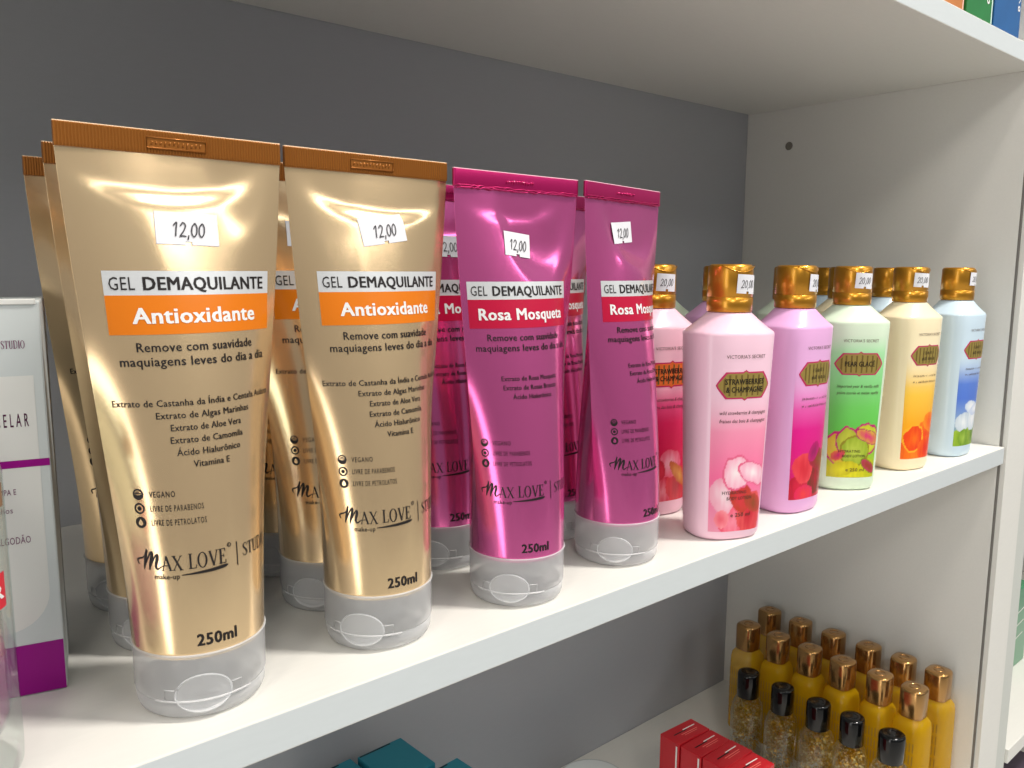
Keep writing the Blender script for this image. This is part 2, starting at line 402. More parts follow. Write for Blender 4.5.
def logo(out, ink, dx, dz):
    X = lambda v: v+dx
    Z = lambda v: v+dz
    st = [[(-26.4, 55.2, .5), (-26.9, 56.6, .8), (-25.9, 57.2, .9), (-24.6, 57.6, .7), (-23.6, 58.8, .6), (-23.1, 60.4, .7)],
          [(-23.1, 60.2, .8), (-23.6, 58, 1.3), (-24.3, 54.8, .9), (-24.5, 53.6, .4)],
          [(-24.2, 54.6, .4), (-22.6, 58, .7), (-21.5, 59.5, 1.1), (-21.4, 58.2, 1.4), (-22.2, 55.2, 1.1), (-22.5, 53.4, .4)],
          [(-22.2, 54.4, .4), (-20.6, 57.6, .7), (-19.6, 58.6, 1.1), (-19.6, 57.2, 1.4), (-20.2, 54.8, 1.1), (-19.6, 53.8, .8), (-18.4, 54.6, .5), (-17.3, 54.9, .3)]]
    for s_ in st: stroke2d(out, [(X(a), Z(b), c*.72) for a, b, c in s_], ink)
    serif2d(out, 'AX', X(-18.2), X(-11.4), Z(53.3), 4.9, ink)
    serif2d(out, 'LOVE', X(-9.6), X(3.0), Z(53.5), 5.1, ink)
    stroke2d(out, [(X(-12.0), Z(51.6), .25), (X(-7), Z(51.9), .7), (X(-2), Z(52.2), 1.0), (X(2.2), Z(52.6), 1.0), (X(3.4), Z(52.9), .2)], ink)
    disc2d(out, X(4.2), Z(59.3), .75, ink, .5, 14); stroke2d(out, [(X(4.0), Z(58.9)), (X(4.0), Z(59.7))], ink, .2, False)
    text2d(out, 'make-up', X(-20.9), X(-12.6), Z(50.4), 1.7, ink, .012)
    stroke2d(out, [(X(7.2), Z(51.4)), (X(7.2), Z(59.6))], ink, .32, False)
    serif2d(out, 'STUDIO', X(9.8), X(25.5), Z(53.8), 4.4, ink)
def make_print(kind, dents, ds=0.0, name='printed_label'):
    band = []; ink = []; wh = []; hole = []
    dz, dz2 = (0, 0) if kind == 'gold' else (-2.6, -1.7)
    col = ORANGE if kind == 'gold' else CRIM
    rect2d(band, -27+ds, 143.0+dz, 31+ds, 150.8+dz, BAND, 40, 4)
    rect2d(band, -27+ds, 130.4+dz, 31+ds, 143.0+dz, col, 40, 5)
    text2d(ink, 'GEL', -25.3+ds, -17.6+ds, 144.7+dz, 4.1, INK, 0)
    text2d(ink, 'DEMAQUILANTE', -15.2+ds, 28.2+ds, 144.7+dz, 4.1, INK, .032)
    if kind == 'gold': text2d(wh, 'Antioxidante', -19.4+ds, 23.2+ds, 134.0, 4.9, WHITE_INK, .03)
    else: text2d(wh, 'Rosa Mosqueta', -22.4+ds, 26+ds, 131.5, 4.9, WHITE_INK, .03)
    text2d(ink, 'Remove com suavidade', -19.2+ds, 21+ds, 124.9+dz, 2.9, INK, .014)
    text2d(ink, 'maquiagens leves do dia a dia', -24.8+ds, 27.6+ds, 120.3+dz, 2.9, INK, .014)
    ex = ['Extrato de Castanha da Índia e Centela Asiática', 'Extrato de Algas Marinhas', 'Extrato de Aloe Vera', 'Extrato de Camomila', 'Ácido Hialurônico', 'Vitamina E'] if kind == 'gold' else ['Extrato de Rosa Mosqueta', 'Extrato de Rosas Brancas', 'Ácido Hialurônico']
    hw = [30, 16.3, 12.2, 12.6, 11, 6.2] if kind == 'gold' else [15, 14.4, 10.3]
    for i, s_ in enumerate(ex): text2d(ink, s_, .8-hw[i]+ds, .8+hw[i]+ds, 107.2-4.05*i+dz, 2.1, INK, .012)
    zi = [78.6+dz2, 73.9+dz2, 69.2+dz2]
    icons(ink, hole, -24+ds, zi, INK)
    for s_, z, e in zip(('VEGANO', 'LIVRE DE PARABENOS', 'LIVRE DE PETROLATOS'), zi, (-12, -3.4, -2.8)):
        text2d(ink, s_, -20.2+ds, e+ds, z-.95, 1.95, INK, .004, track=1.22)
    logo(ink, INK, ds, -.2+dz2*.6)
    text2d(ink, '250ml', -8.6+ds, 5.2+ds, 26.6, 3.9, INK, .03)
    mb = MB()
    F = lambda lift: (lambda s_, z, _l: tube_pt(s_/35.8, z/1000, False, dents, lift))
    bend(mb, band, F(.00010)); bend(mb, wh, F(.00022)); bend(mb, ink, F(.00022))
    bend(mb, [(v, f, GOLD if kind == 'gold' else PINK) for v, f, _ in hole], F(.0003))
    return mb.mesh(name)
NUM = {'1': [[(.1, .75), (.38, 1), (.36, .5), (.34, 0)]],
       '2': [[(.05, .75), (.25, 1), (.5, .8), (.35, .4), (.05, .02), (.3, .06), (.6, .02)]],
       '0': [[(.3, .98), (.08, .75), (.05, .3), (.25, .02), (.48, .25), (.5, .7), (.32, .98), (.2, .9)]],
       ',': [[(.15, .12), (.08, -.22)]]}
def handwritten(out, s, x0, x1, y, h, m, w=.32, slant=.12):
    adv = {',': .35}; tot = sum(adv.get(c, .68) for c in s); k = (x1-x0)/tot; x = x0
    for c in s:
        for st in NUM[c]: stroke2d(out, [(x+(p[0])*k+slant*p[1]*h, y+p[1]*h) for p in st], m, w)
        x += adv.get(c, .68)*k
def sticker2d(w, h, notch=1.0):
    """paper outline with the half-round notch of a label gun at the bottom"""
    P = [(-w/2, h/2), (-.8, h/2), (0, h/2-.5), (.8, h/2), (w/2, h/2), (w/2, -h/2)]
    P += [(notch*math.cos(a), -h/2+notch*math.sin(a)) for a in [PI*i/8 for i in range(9)]]
    P += [(-w/2, -h/2)]
    return P
def make_sticker(dents, s0, z0, rot, w=20.6, h=10.6, txt='12,00'):
    mb = MB(); pap = []; ink = []
    c, s_ = math.cos(rot), math.sin(rot)
    R = lambda p: (s0+p[0]*c-p[1]*s_, z0+p[0]*s_+p[1]*c)
    o = sticker2d(w, h)
    # paper as a fine grid clipped by the notch
    nx, ny = 40, 20; vs = []; fs = []
    for j in range(ny+1):
        for i in range(nx+1): vs.append((-w/2+w*i/nx, -h/2+h*j/ny))
    for j in range(ny):
        for i in range(nx):
            if j < 2 and abs((i+.5)/nx-.5)*w < 1.05: continue
            fs.append((j*(nx+1)+i, j*(nx+1)+i+1, (j+1)*(nx+1)+i+1, (j+1)*(nx+1)+i))
    pap.append(([R(v) for v in vs], fs, PAPER))
    handwritten(ink, txt, -5.4, 5.8, -2.6, 4.6, PEN, .42)
    D0 = {(i, j): -tube_pt(R((i*w/2, j*h/2))[0]/35.8, R((i*w/2, j*h/2))[1]/1000, False, dents)[1] for i in (-1, 1) for j in (-1, 1)}
    def F(lift):                                           # stiff paper bridges the folds between its corners
        def fn(a, z, _l):
            px, py = a-s0, z-z0; lx, ly = (px*c+py*s_)/w+.5, (-px*s_+py*c)/h+.5
            flat_ = (D0[-1, -1]*(1-lx)+D0[1, -1]*lx)*(1-ly)+(D0[-1, 1]*(1-lx)+D0[1, 1]*lx)*ly
            x, y, zz = tube_pt(a/35.8, z/1000, False, dents); return (x, -(max(flat_, -y)+lift), zz)
        return fn
    bend(mb, pap, F(.0003)); bend(mb, [([R(v) for v in a], f, m_) for a, f, m_ in ink], F(.00055))
    return mb.mesh('price_sticker')
def make_cap_meshes():
    R = .02235
    lid = MB()
    lathe(lid, [(.001, .0000), (R-.0040, .0000), (R-.0022, .0004), (R-.0012, .0014), (R-.0006, .0030), (R-.0003, .0068), (R-.0012, .0069)], FROST, 56, cap1=False)
    cap = MB()
    lathe(cap, [(R-.0009, .0072), (R-.0003, .0072), (R, .0080), (R, .0222), (R+.0002, .0234), (R-.0006, .0236), (R-.0008, .0228)], FROST, 56, cap0=False, cap1=False)
    tube_path(cap, circ(R+.0001, .0233, 56), .00045, FROST2, 6, True)
    inner = MB()
    lathe(inner, [(R-.0016, .0079), (.0100, .0079), (.0098, .0086), (.0096, .0222)], FROST2, 40, cap0=True, cap1=False)
    # thumb recess: half-round scoop with two square tabs on the front of the wall
    rec = MB(); pts = []
    for i in range(41):
        a = 2*PI*i/40; s_, z = 9.3*math.cos(a), 9.0+(7.2 if math.sin(a) > 0 else 5.8)*math.sin(a)
        th = s_/1000/R; pts.append((R*1.004*math.sin(th), -R*1.004*math.cos(th), z/1000))
    tube_path(rec, pts[:-1], .00034, FROST, 5, True)
    for sg in (-1, 1):
        q = []
        for s_, z in ((9.5*sg, 7.4), (13*sg, 7.4), (13*sg, 11.2), (9.5*sg, 11.2)):
            th = s_/1000/R; q.append((R*1.004*math.sin(th), -R*1.004*math.cos(th), z/1000))
        tube_path(rec, q, .00025, FROST2, 5)
    q = [(R*1.003*math.sin(a), -R*1.003*math.cos(a), .0072) for a in [-.75+1.5*i/16 for i in range(17)]]
    tube_path(rec, q, .0004, FROST2, 5)
    vs = []; fs = []; na, nr = 28, 5                         # scooped face inside the arch
    for j in range(nr+1):
        for i in range(na):
            a = 2*PI*i/na; q_ = j/nr; s_, z = q_*9.3*math.cos(a), 9.0+q_*(7.2 if math.sin(a) > 0 else 5.8)*math.sin(a)
            th = s_/1000/R; rr = R*1.003-.0028*(1-q_*q_); vs.append((rr*math.sin(th), -rr*math.cos(th), z/1000))
    for j in range(nr):
        for i in range(na): fs.append((j*na+i, j*na+(i+1) % na, (j+1)*na+(i+1) % na, (j+1)*na+i))
    rec.add(vs, fs, FROST)
    return lid.mesh('flip_lid'), cap.mesh('cap'), inner.mesh('neck'), rec.mesh('thumb_recess')
LID, CAPM, NECK, REC = make_cap_meshes()
CRIMP_G = make_crimp(GOLDC, RAW, True); CRIMP_P = make_crimp(PINKC, RAWP, False)
def make_tube(kind, dents, loc, yaw, st, ds=0.0, turn=-50):
    t = empty('cosmetic_tube', (*loc, .00015), yaw)
    if kind == 'pink': t.scale.z = .9890
    link('body', make_body(dents, GOLD if kind == 'gold' else PINK), t)
    link('crimp', CRIMP_G if kind == 'gold' else CRIMP_P, t)
    link('printed_label', make_print(kind, dents, ds), t)
    if st: link('price_sticker', make_sticker(dents, *st), t)
    c = link('cap', CAPM, t); link('neck', NECK, c); link('thumb_recess', REC, c)
    l = link('flip_lid', LID, t)
    c.rotation_euler.z = l.rotation_euler.z = math.radians(turn)-yaw
    return t
GG, GP = 'gold gel tubes standing on their caps', 'magenta gel tubes standing on their caps'
dA = [(-5, 33, 15, .0026, .05), (6, 13, 44, .0007, .12), (20, 10, 24, .0012, .08)]
dB = [(5, 37, 17, .0032, .045), (-16, 8, 46, .0008, .15)]
dC = [(9, 22, 38, .0042, .075), (-6, 31, 13, .0018, .06), (17, 7, 17, -.0012, .12)]
dD = [(6, 27, 31, .0040, .08), (-18, 8, 40, .0012, .12)]
dR = [(0, 32, 22, .0026, .06)]
tA = make_tube('gold', dA, (.0977, .0333), 0, (.6, 164.6, -.02), turn=-18); tag(tA, 'largest gold gel tube at the front left, beside the pale carton', 'tube', GG)
tB = make_tube('gold', dB, (.1733, .0353), 0, (2, 167, .14)); tag(tB, 'front gold gel tube standing between another gold tube and a magenta one', 'tube', GG)
tC = make_tube('pink', dC, (.2463, .0302), 0, (-4, 164.6, -.09, 16.4), -5.5); tag(tC, 'front magenta gel tube next to the gold tube, its seal reflecting white', 'tube', GP)
tD = make_tube('pink', dD, (.3212, .0345), math.radians(11), (-4, 172.6, .08, 18)); tag(tD, 'front magenta gel tube standing beside the pink lotion bottle', 'tube', GP)
tB2 = make_tube('gold', dR, (.1755, .0822), .03, (-8, 166, -.05)); tag(tB2, 'gold gel tube in the second row, showing between the two front gold tubes', 'tube', GG)
tC2 = make_tube('pink', dR, (.2455, .0900), -.05, (1, 165, -.02)); tag(tC2, 'magenta gel tube in the second row, between front gold and magenta tubes', 'tube', GP)
def put(src, loc, yaw, label):
    c = copy_tree(src); c.location = (*loc, .00015); c.rotation_euler = (0, 0, yaw); c['label'] = label; return c
put(tB2, (.1045, .0900), .16, 'gold gel tube directly behind the largest gold tube, second in that file')
put(tB2, (.1075, .1370), .10, 'rearmost gold gel tube at the far left, against the dark back board')
put(tB2, (.1790, .1330), .05, 'rearmost gold gel tube in the file behind the second front tube')
put(tC2, (.3190, .0863), .14, 'magenta gel tube in the second row, between the two front magenta tubes')

# ------------------------------------------------------------------ lotion bottles
LA, LB, LN, ZS, ZN, ZTOP = .0250, .0200, 2.7, .1180, .1285, .1555
GCAP = mat('gold_satin_cap', (202, 142, 40), .30, metal=.78, coat=.3)
BADGE_G = mat('badge_gold', (172, 150, 78), .4, metal=.4); BADGE_D = mat('badge_dark', (126, 104, 50), .45, metal=.3)
MAG = mat('badge_magenta_rim', (196, 40, 98), .45); BROWN = mat('brown_ink', (96, 72, 62), .5); DKINK = mat('badge_ink', (40, 30, 18), .5)
def lot_scale(z): return .84+.16*min(1, max(0, z)/ZS)
def lot_pt(x, z, lift):
    """x -1..1 of half width on the front face, z in mm"""
    s = lot_scale(z/1000); a, b = LA*s, LB*s
    return (x*a, -b*(1-min(.9999, abs(x))**LN)**(1/LN)-lift, z/1000)
def make_lotion_body(m, mcap=None):
    mb = MB(); rings = []
    for z, k in ((0, .86), (.0006, .93), (.002, .975), (.0045, 1)):
        s = lot_scale(z)*k; rings.append(sup(LA*s, LB*s, LN-.4*(1-k)*5, z, 72))
    for i in range(1, 15):
        z = .0045+(ZS-.0015-.0045)*i/14; s = lot_scale(z); rings.append(sup(LA*s, LB*s, LN, z, 72))
    rings.append(sup(LA*.992, LB*.992, LN, ZS-.0005, 72)); rings.append(sup(LA*.965, LB*.965, LN, ZS+.0004, 72))
    for k in range(1, 7):
        t = k/6; e = t**.9
        a = LA*.965*(1-e)+.0124*e; b = LB*.965*(1-e)+.0124*e; rings.append(sup(a, b, LN*(1-t)+2.0*t, ZS+.0004+(ZN-ZS-.0004)*t, 72))
    rings.append(sup(.0114, .0114, 2, ZN+.0002, 72)); rings.append(sup(.0114, .0114, 2, ZN+.002, 72))
    loft(mb, rings, m); return mb.mesh('body')
def make_lotion_cap():
    mb = MB(); r = .0126
    lathe(mb, [(r-.0008, ZN+.0004), (r, ZN+.0008), (r+.0001, ZN+.0085), (r-.0003, ZN+.0087), (r-.0003, ZN+.0090), (r, ZN+.0092), (r-.0003, ZTOP-.0016), (r-.0012, ZTOP-.0003), (r-.0026, ZTOP), (.004, ZTOP-.0004), (.0005, ZTOP-.0005)], GCAP, 48)
    pts = []                                              # swooping flip-top thumb line
    for i in range(17):
        a = -.95+1.9*i/16; pts.append(((r+.0001)*math.sin(a), -(r+.0001)*math.cos(a), ZTOP-.0008-.0036*math.cos(a/.95*PI/2)**1.2))
    tube_path(mb, pts, .0003, GCAP, 5)
    return mb.mesh('cap')
LCAP = make_lotion_cap()
def mix(a, b, t): return tuple(a[i]*(1-t)+b[i]*t for i in range(3))
def flower_col(style, x, v):
    """printed artwork colours, x -1..1 across, v 0 bottom..1 top of the picture; None = outside the petals"""
    best = None
    for cx, cy, rx, ry, a, c0, c1, edge in style:
        dx, dy = (x-cx)*17.5, (v-cy)*94.5; ca, sa = math.cos(a), math.sin(a); p, q = (dx*ca+dy*sa)/(rx*17.5), (-dx*sa+dy*ca)/(ry*94.5)
        d = math.hypot(p, q)*(1+.14*noise.noise((x*5+cx*3, v*7, cy)))
        if d < 1:
            c = mix(c0, c1, min(1, max(0, d*.9+.35*noise.noise((x*9, v*12, cx)))))
            best = edge if d > .88 and edge else c
    return best
PICS = {
 'strawberry': dict(grad=[(0, (238, 150, 178)), (.30, (250, 110, 160)), (.55, (248, 150, 182)), (.8, (246, 196, 214)), (1, (246, 200, 216))], start=.78,
    art=[(-.2, .05, .5, .10, .3, (250, 150, 170), (240, 80, 110), None), (.5, .09, .5, .13, 0, (206, 30, 50), (236, 90, 90), None), (-.55, .20, .42, .10, .2, (252, 226, 232), (244, 160, 184), None), (.1, .19, .4, .09, .5, (226, 52, 70), (196, 60, 40), None), (-.1, .33, .55, .10, .5, (255, 240, 242), (250, 170, 196), (236, 100, 140)), (.55, .32, .32, .13, 1.2, (255, 236, 240), (248, 160, 190), (236, 100, 140)), (.62, .15, .25, .08, 1, (150, 70, 30), (200, 60, 50), None), (-.6, .07, .25, .05, .1, (240, 90, 110), (250, 150, 160), None)]),
 'berry': dict(grad=[(0, (196, 20, 70)), (.2, (220, 10, 120)), (.45, (226, 20, 140)), (.65, (236, 110, 190)), (.85, (240, 180, 222)), (1, (240, 184, 224))], start=.8,
    art=[(-.3, .05, .9, .13, .1, (226, 24, 66), (190, 16, 50), None), (.4, .12, .6, .10, .5, (180, 20, 40), (110, 50, 20), None), (-.4, .2, .5, .10, .4, (214, 30, 50), (236, 70, 80), None), (.5, .24, .4, .14, 1.2, (140, 80, 24), (170, 20, 60), None), (-.3, .03, .5, .06, 0, (240, 60, 60), (226, 30, 90), None), (.1, .3, .4, .05, .9, (150, 16, 90), (200, 10, 110), None)]),
 'pear': dict(grad=[(0, (190, 200, 20)), (.3, (96, 200, 70)), (.5, (112, 208, 96)), (.75, (150, 222, 150)), (1, (190, 234, 190))], start=1.0,
    art=[(-.1, .03, 1.3, .13, 0, (226, 220, 30), (180, 186, 16), None), (-.5, .20, .62, .13, .5, (224, 216, 70), (214, 170, 40), (196, 24, 110)), (.45, .27, .62, .12, -.35, (228, 222, 60), (186, 196, 40), (190, 20, 110)), (-.2, .24, .5, .13, .4, (206, 214, 70), (170, 180, 50), (190, 24, 110)), (.05, .19, .62, .11, -.1, (196, 214, 80), (150, 176, 40), (150, 140, 30)), (.62, .29, .24, .12, 1.2, (220, 40, 130), (214, 190, 50), (176, 16, 100)), (-.45, .06, .7, .05, .2, (230, 224, 40), (200, 190, 20), None), (.7, .08, .2, .08, .9, (150, 60, 30), (196, 60, 100), (120, 130, 20)), (-.62, .16, .3, .035, .5, (200, 24, 110), (226, 120, 60), None)]),
 'crimson': dict(grad=[(0, (206, 24, 60)), (.3, (214, 16, 76)), (.5, (222, 30, 96)), (.62, (232, 84, 140)), (.8, (244, 186, 206)), (1, (246, 198, 214))], start=.85,
    art=[(-.2, .06, .6, .10, .3, (236, 150, 160), (206, 30, 60), None), (.5, .10, .5, .12, 0, (176, 24, 40), (220, 60, 70), None), (.1, .24, .5, .09, .6, (240, 190, 200), (222, 80, 110), None), (.6, .16, .22, .12, .8, (214, 160, 70), (190, 90, 40), None), (-.5, .2, .4, .08, .4, (226, 60, 80), (190, 20, 50), None)]),
 'amber': dict(grad=[(0, (250, 120, 10)), (.25, (252, 170, 20)), (.5, (252, 200, 70)), (.75, (252, 222, 150)), (1, (250, 226, 170))], start=.78,
    art=[(-.3, .02, 1.2, .14, 0, (250, 130, 20), (244, 90, 10), None), (.4, .18, .7, .13, .6, (244, 70, 10), (252, 130, 20), None), (-.4, .16, .6, .11, .5, (250, 110, 10), (240, 60, 10), (252, 180, 40)), (.5, .07, .6, .10, .2, (230, 40, 10), (250, 100, 10), None), (.6, .28, .4, .09, 1, (250, 90, 10), (253, 150, 30), None)]),
 'blue': dict(grad=[(0, (120, 150, 60)), (.2, (140, 170, 210)), (.4, (84, 122, 214)), (.6, (96, 134, 218)), (.8, (168, 196, 232)), (1, (190, 214, 236))], start=.74,
    art=[(-.2, .02, 1.2, .14, 0, (120, 160, 30), (160, 190, 60), None), (.5, .09, .5, .12, .4, (90, 130, 20), (150, 180, 60), None), (-.5, .2, .5, .08, .5, (240, 244, 246), (196, 210, 222), None), (.3, .22, .6, .10, .1, (250, 250, 252), (200, 214, 226), None), (.1, .32, .3, .11, 1.4, (252, 252, 254), (206, 218, 236), None), (.55, .3, .25, .12, 1.7, (250, 250, 253), (196, 210, 236), None), (-.4, .07, .4, .07, .8, (170, 200, 80), (110, 150, 30), None)]),
}
def make_lotion_label(kind, base):
    """the printed artwork panel: vertical colour wash, flower picture below, fine ink marks as one mesh"""
    P = PICS[kind]; X0, Z0, Z1 = .77, (5.5 if kind == 'strawberry' else 9.5), 109
    nx, ny = 56, 150; vs = []; cols = []
    base_l = lin(base)
    for j in range(ny+1):
        v = j/ny; z = Z0+(Z1-Z0)*v
        g = P['grad']
        for a, b in zip(g, g[1:]):
            if a[0] <= v <= b[0]: c = mix(lin(a[1]), lin(b[1]), (v-a[0])/(b[0]-a[0])); break
        fade = min(1, max(0, (P['start']-v)/.22+ .0)) if P['start'] < 1 else min(1, max(0, (1-v)/.12))
        for i in range(nx+1):
            x = -1+2*i/nx; vs.append(lot_pt(x*X0, z, .00008))
            f = flower_col(P['art'], x, v)
            if f is not None: cc = lin(f)
            else: cc = mix(base_l, c, fade)
            cols.append(cc)
    fs = [(j*(nx+1)+i, j*(nx+1)+i+1, (j+1)*(nx+1)+i+1, (j+1)*(nx+1)+i) for j in range(ny) for i in range(nx)]
    mb = MB(); mb.add(vs, fs, vcol_mat('printed_artwork'), True)
    ink = []; badge = []
    k = 1/(LA*1000*.93)
    # badge outline
    zc, hw, hh = 89.3, 13.8, 6.7
    def half(x, e):
        x = abs(x); w = hw+e
        if x < 1.6: return hh+e+1.1*(1-x/1.6)
        if x < w-3.2: return hh+e
        if x < w-1.2: return (hh+e)-2.6*(x-w+3.2)/2
        return max(0, (hh+e-2.6)*(1-((x-w+1.2)/2.8))**.8) if x < w+1.6 else 0
    def columns(out, e, m, xa, xb, nx, inset=0):
        vs = []; fs = []
        for i in range(nx+1):
            x = xa+(xb-xa)*i/nx; h = max(0, half(x, e)-inset); vs += [(x*k, zc-h), (x*k, zc+h)]
            if i: fs.append((2*i-2, 2*i, 2*i+1, 2*i-1))
        out.append((vs, fs, m))
    columns(badge, .8, MAG, -hw-2.4, hw+2.4, 60)
    b2 = []; columns(b2, 0, mat('badge_orange', (226, 112, 44), .45) if kind == 'crimson' else BADGE_G, -hw-1.6, hw+1.6, 60)
    b3 = []
    for xs in (-12.0, -9.2, -5.8, -2.4, 1.2, 4.6, 8.2, 11.6):
        columns(b3, 0, BADGE_D, xs-.55, xs+.55, 2, .9)
    names = {'strawberry': ('STRAWBERRIES', '& CHAMPAGNE'), 'crimson': ('STRAWBERRIES', '& CHAMPAGNE'), 'pear': ('PEAR GLACÉ', None)}.get(kind)
    if names is None:
        for e_, (hw_, zz) in enumerate(((5.6, zc+.6), (6.6, zc-3.8))): smudge2d(ink, -hw_*k, hw_*k, zz, 3.0, DKINK, 1.0*k, 3+e_)
    elif names[1] is None: text2d(ink, names[0], -10*k, 10*k, zc-1.6, 3.3, DKINK, .03)
    else:
        text2d(ink, names[0], -11.8*k, 11.8*k, zc+.6, 3.0, DKINK, .03); text2d(ink, names[1], -11.2*k, 11.2*k, zc-3.8, 3.0, DKINK, .03)
    text2d(ink, "VICTORIA'S SECRET", -11.5*k, 11.5*k, 104.3, 1.9, BROWN, 0)
    lines = {'strawberry': ('wild strawberries & champagne', 'fraises des bois & champagne'), 'crimson': ('wild strawberries & champagne', 'fraises des bois & champagne'), 'pear': ('imported pear & vanilla milk', 'poire sucrée et melon vanillé')}.get(kind)
    for e_, zz in enumerate((73.0, 68.4)):
        if lines: text2d(ink, lines[e_], -14*k, 15*k, zz, 2.0, BROWN, .006, .25)
        else: smudge2d(ink, -13*k, 13*k, zz, 1.7, BROWN, .8*k, 20+e_)
    if kind in ('strawberry', 'pear'):
        text2d(ink, 'HYDRATING', -11*k, 5*k, 27.4, 1.8, BROWN, .01); text2d(ink, 'BODY LOTION', -8*k, 9*k, 24.0, 1.8, BROWN, .01)
        text2d(ink, 'e 250 ml', -5*k, 9*k, 14.0, 2.2, BROWN, .01)
    bend(mb, badge, lambda x, z, l: lot_pt(x, z, .00018)); bend(mb, b2, lambda x, z, l: lot_pt(x, z, .00024))
    bend(mb, b3, lambda x, z, l: lot_pt(x, z, .00028)); bend(mb, ink, lambda x, z, l: lot_pt(x, z, .00036))
    me = mb.mesh('printed_label')
    at = me.color_attributes.new('print', 'FLOAT_COLOR', 'POINT')
    buf = []
    for i in range(len(me.vertices)): buf += [*(cols[i] if i < len(cols) else (1, 1, 1)), 1]
    at.data.foreach_set('color', buf)
    return me
def cap_sticker(phi0, z0, w=13.5, h=10.5, rot=-.05):
    mb = MB(); r = .0127
    def F(lift): return lambda a, z, l: ((r+lift)*math.sin(phi0+a/1000/r), -(r+lift)*math.cos(phi0+a/1000/r), (z0+z)/1000)
    c, s_ = math.cos(rot), math.sin(rot)
    nx, ny = 16, 8; vs = []; fs = []
    for j in range(ny+1):
        for i in range(nx+1): a, b = -w/2+w*i/nx, -h/2+h*j/ny; vs.append((a*c-b*s_, a*s_+b*c))
    for j in range(ny):
        for i in range(nx):
            if j == 0 and abs(i-nx/2+.5) < 1.2: continue
            fs.append((j*(nx+1)+i, j*(nx+1)+i+1, (j+1)*(nx+1)+i+1, (j+1)*(nx+1)+i))
    bend(mb, [(vs, fs, PAPER)], F(.00035)); ink = []
    handwritten(ink, '20,00', -4.6, 4.6, -2.0, 4.2, PEN, .36)
    bend(mb, ink, F(.0005)); return mb.mesh('price_sticker')
LBODY = {'strawberry': (247, 206, 224), 'crimson': (246, 200, 216), 'berry': (234, 178, 226), 'pear': (222, 240, 214), 'amber': (250, 234, 196), 'blue': (206, 226, 240)}
LAB = {}; BOD = {}
def lotion(kind, loc, yaw, sticker, label, group='lotion bottles with gold caps'):
    if kind not in LAB:
        BOD[kind] = make_lotion_body(mat('lotion_plastic_'+kind, LBODY[kind], .3, coat=.25, spec=.5))
        LAB[kind] = make_lotion_label(kind, LBODY[kind])
    t = tag(empty('lotion_bottle', (*loc, .00015), yaw), label, 'bottle', group)
    link('body', BOD[kind], t); link('printed_label', LAB[kind], t); link('cap', LCAP, t)
    if sticker is not None: link('price_sticker', cap_sticker(*sticker), t)
    return t
rd = math.radians
lotion('strawberry', (.3968, .0210), rd(-23), (rd(15), 144.5), 'frontmost pale pink lotion bottle, nearest the magenta tube')
lotion('berry', (.4740, .0255), rd(-3), (rd(12), 144.5), 'orchid pink lotion bottle with a deep magenta picture, second in front row')
lotion('pear', (.5536, .0290), rd(-39), (rd(14), 145.5), 'pale green lotion bottle with a yellow and purple flower picture')
lotion('amber', (.645, .0293), rd(-12), (rd(-14), 145.5), 'cream yellow lotion bottle with an orange flower picture')
lotion('blue', (.724, .0254), rd(-3), (rd(6), 146), 'pale blue lotion bottle with a white flower, nearest the side panel')
lotion('crimson', (.400, .0775), rd(-14), (rd(-3), 144.5), 'pink lotion bottle with a crimson picture, half hidden behind the right magenta tube')
lotion('berry', (.5256, .119), rd(-20), None, 'lilac lotion bottle peeping out behind the frontmost pink one')
lotion('pear', (.608, .110), rd(-20), None, 'green lotion bottle behind the orchid pink one, only its shoulder showing')
lotion('amber', (.678, .100), rd(-20), None, 'cream lotion bottle hidden behind the green one, its cap edge showing')
lotion('blue', (.752, .097), rd(-20), None, 'pale blue lotion bottle behind the cream yellow one')
lotion('blue', (.755, .156), rd(-25), (rd(20), 145), 'rear blue lotion bottle glimpsed between the orchid and green bottles')
lotion('pear', (.517, .169), rd(-20), None, 'rear green lotion bottle, a shoulder showing between the two pale pink bottles')

# ------------------------------------------------------------------ carton and glass bottle at the left
CARD = mat('carton_board', (206, 212, 212), .5); CARDW = mat('carton_white_panel', (226, 226, 222), .5)
PUR = mat('purple_ink', (150, 2, 130), .45, spec=.3); PURT = mat('plum_ink', (112, 40, 90), .5)
carton = tag(empty('carton', (.0605, .0656, .00015), rd(-13)), 'tall pale grey carton with purple bands, left of the gold tubes', 'box')
mb = MB(); box(mb, (-.062, 0, 0), (0, .042, .1405), CARD, .0007); mb.build('body', carton)
mb = MB(); it = []
def flat(lift): return lambda x, z, l: (x/1000, -lift, z/1000)
poly2d(it, [(-60, 115), (-3.4, 115), (-3.4, 38)]+[(-3.4-14*(1-math.cos(a)), 38-14*math.sin(a)) for a in [PI/2*i/8 for i in range(1, 9)]]+[(-60, 24)], CARDW)
bend(mb, it, flat(.00008)); it = []
rect2d(it, -61.8, .4, -.3, 19.0, PUR, 1, 1); rect2d(it, -61.8, 83.2, -.4, 85.8, PUR, 1, 1)
serif2d(it, 'STUDIO', -12.2, -5.2, 124.4, 2.7, PURT)
text2d(it, 'M I C E L A R', -19.6, -5.8, 97.5, 4.5, PURT, .01)
text2d(it, 'REMOVE MAQUIAGEM, LIMPA E', -38, -11.2, 73.8, 2.0, PURT); text2d(it, 'tonifica a pele dos olhos', -38, -12.6, 67.4, 2.0, PURT)
text2d(it, 'DISCO DE ALGODÃO', -28.6, -7.9, 56.2, 2.5, PURT)
bend(mb, it, flat(.00016)); mb.build('printed_label', carton)
mb = MB(); box(mb, (-.061, -.0006, .1392), (-.0012, .0012, .1411), CARDW, .0003); mb.build('tuck_flap', carton)

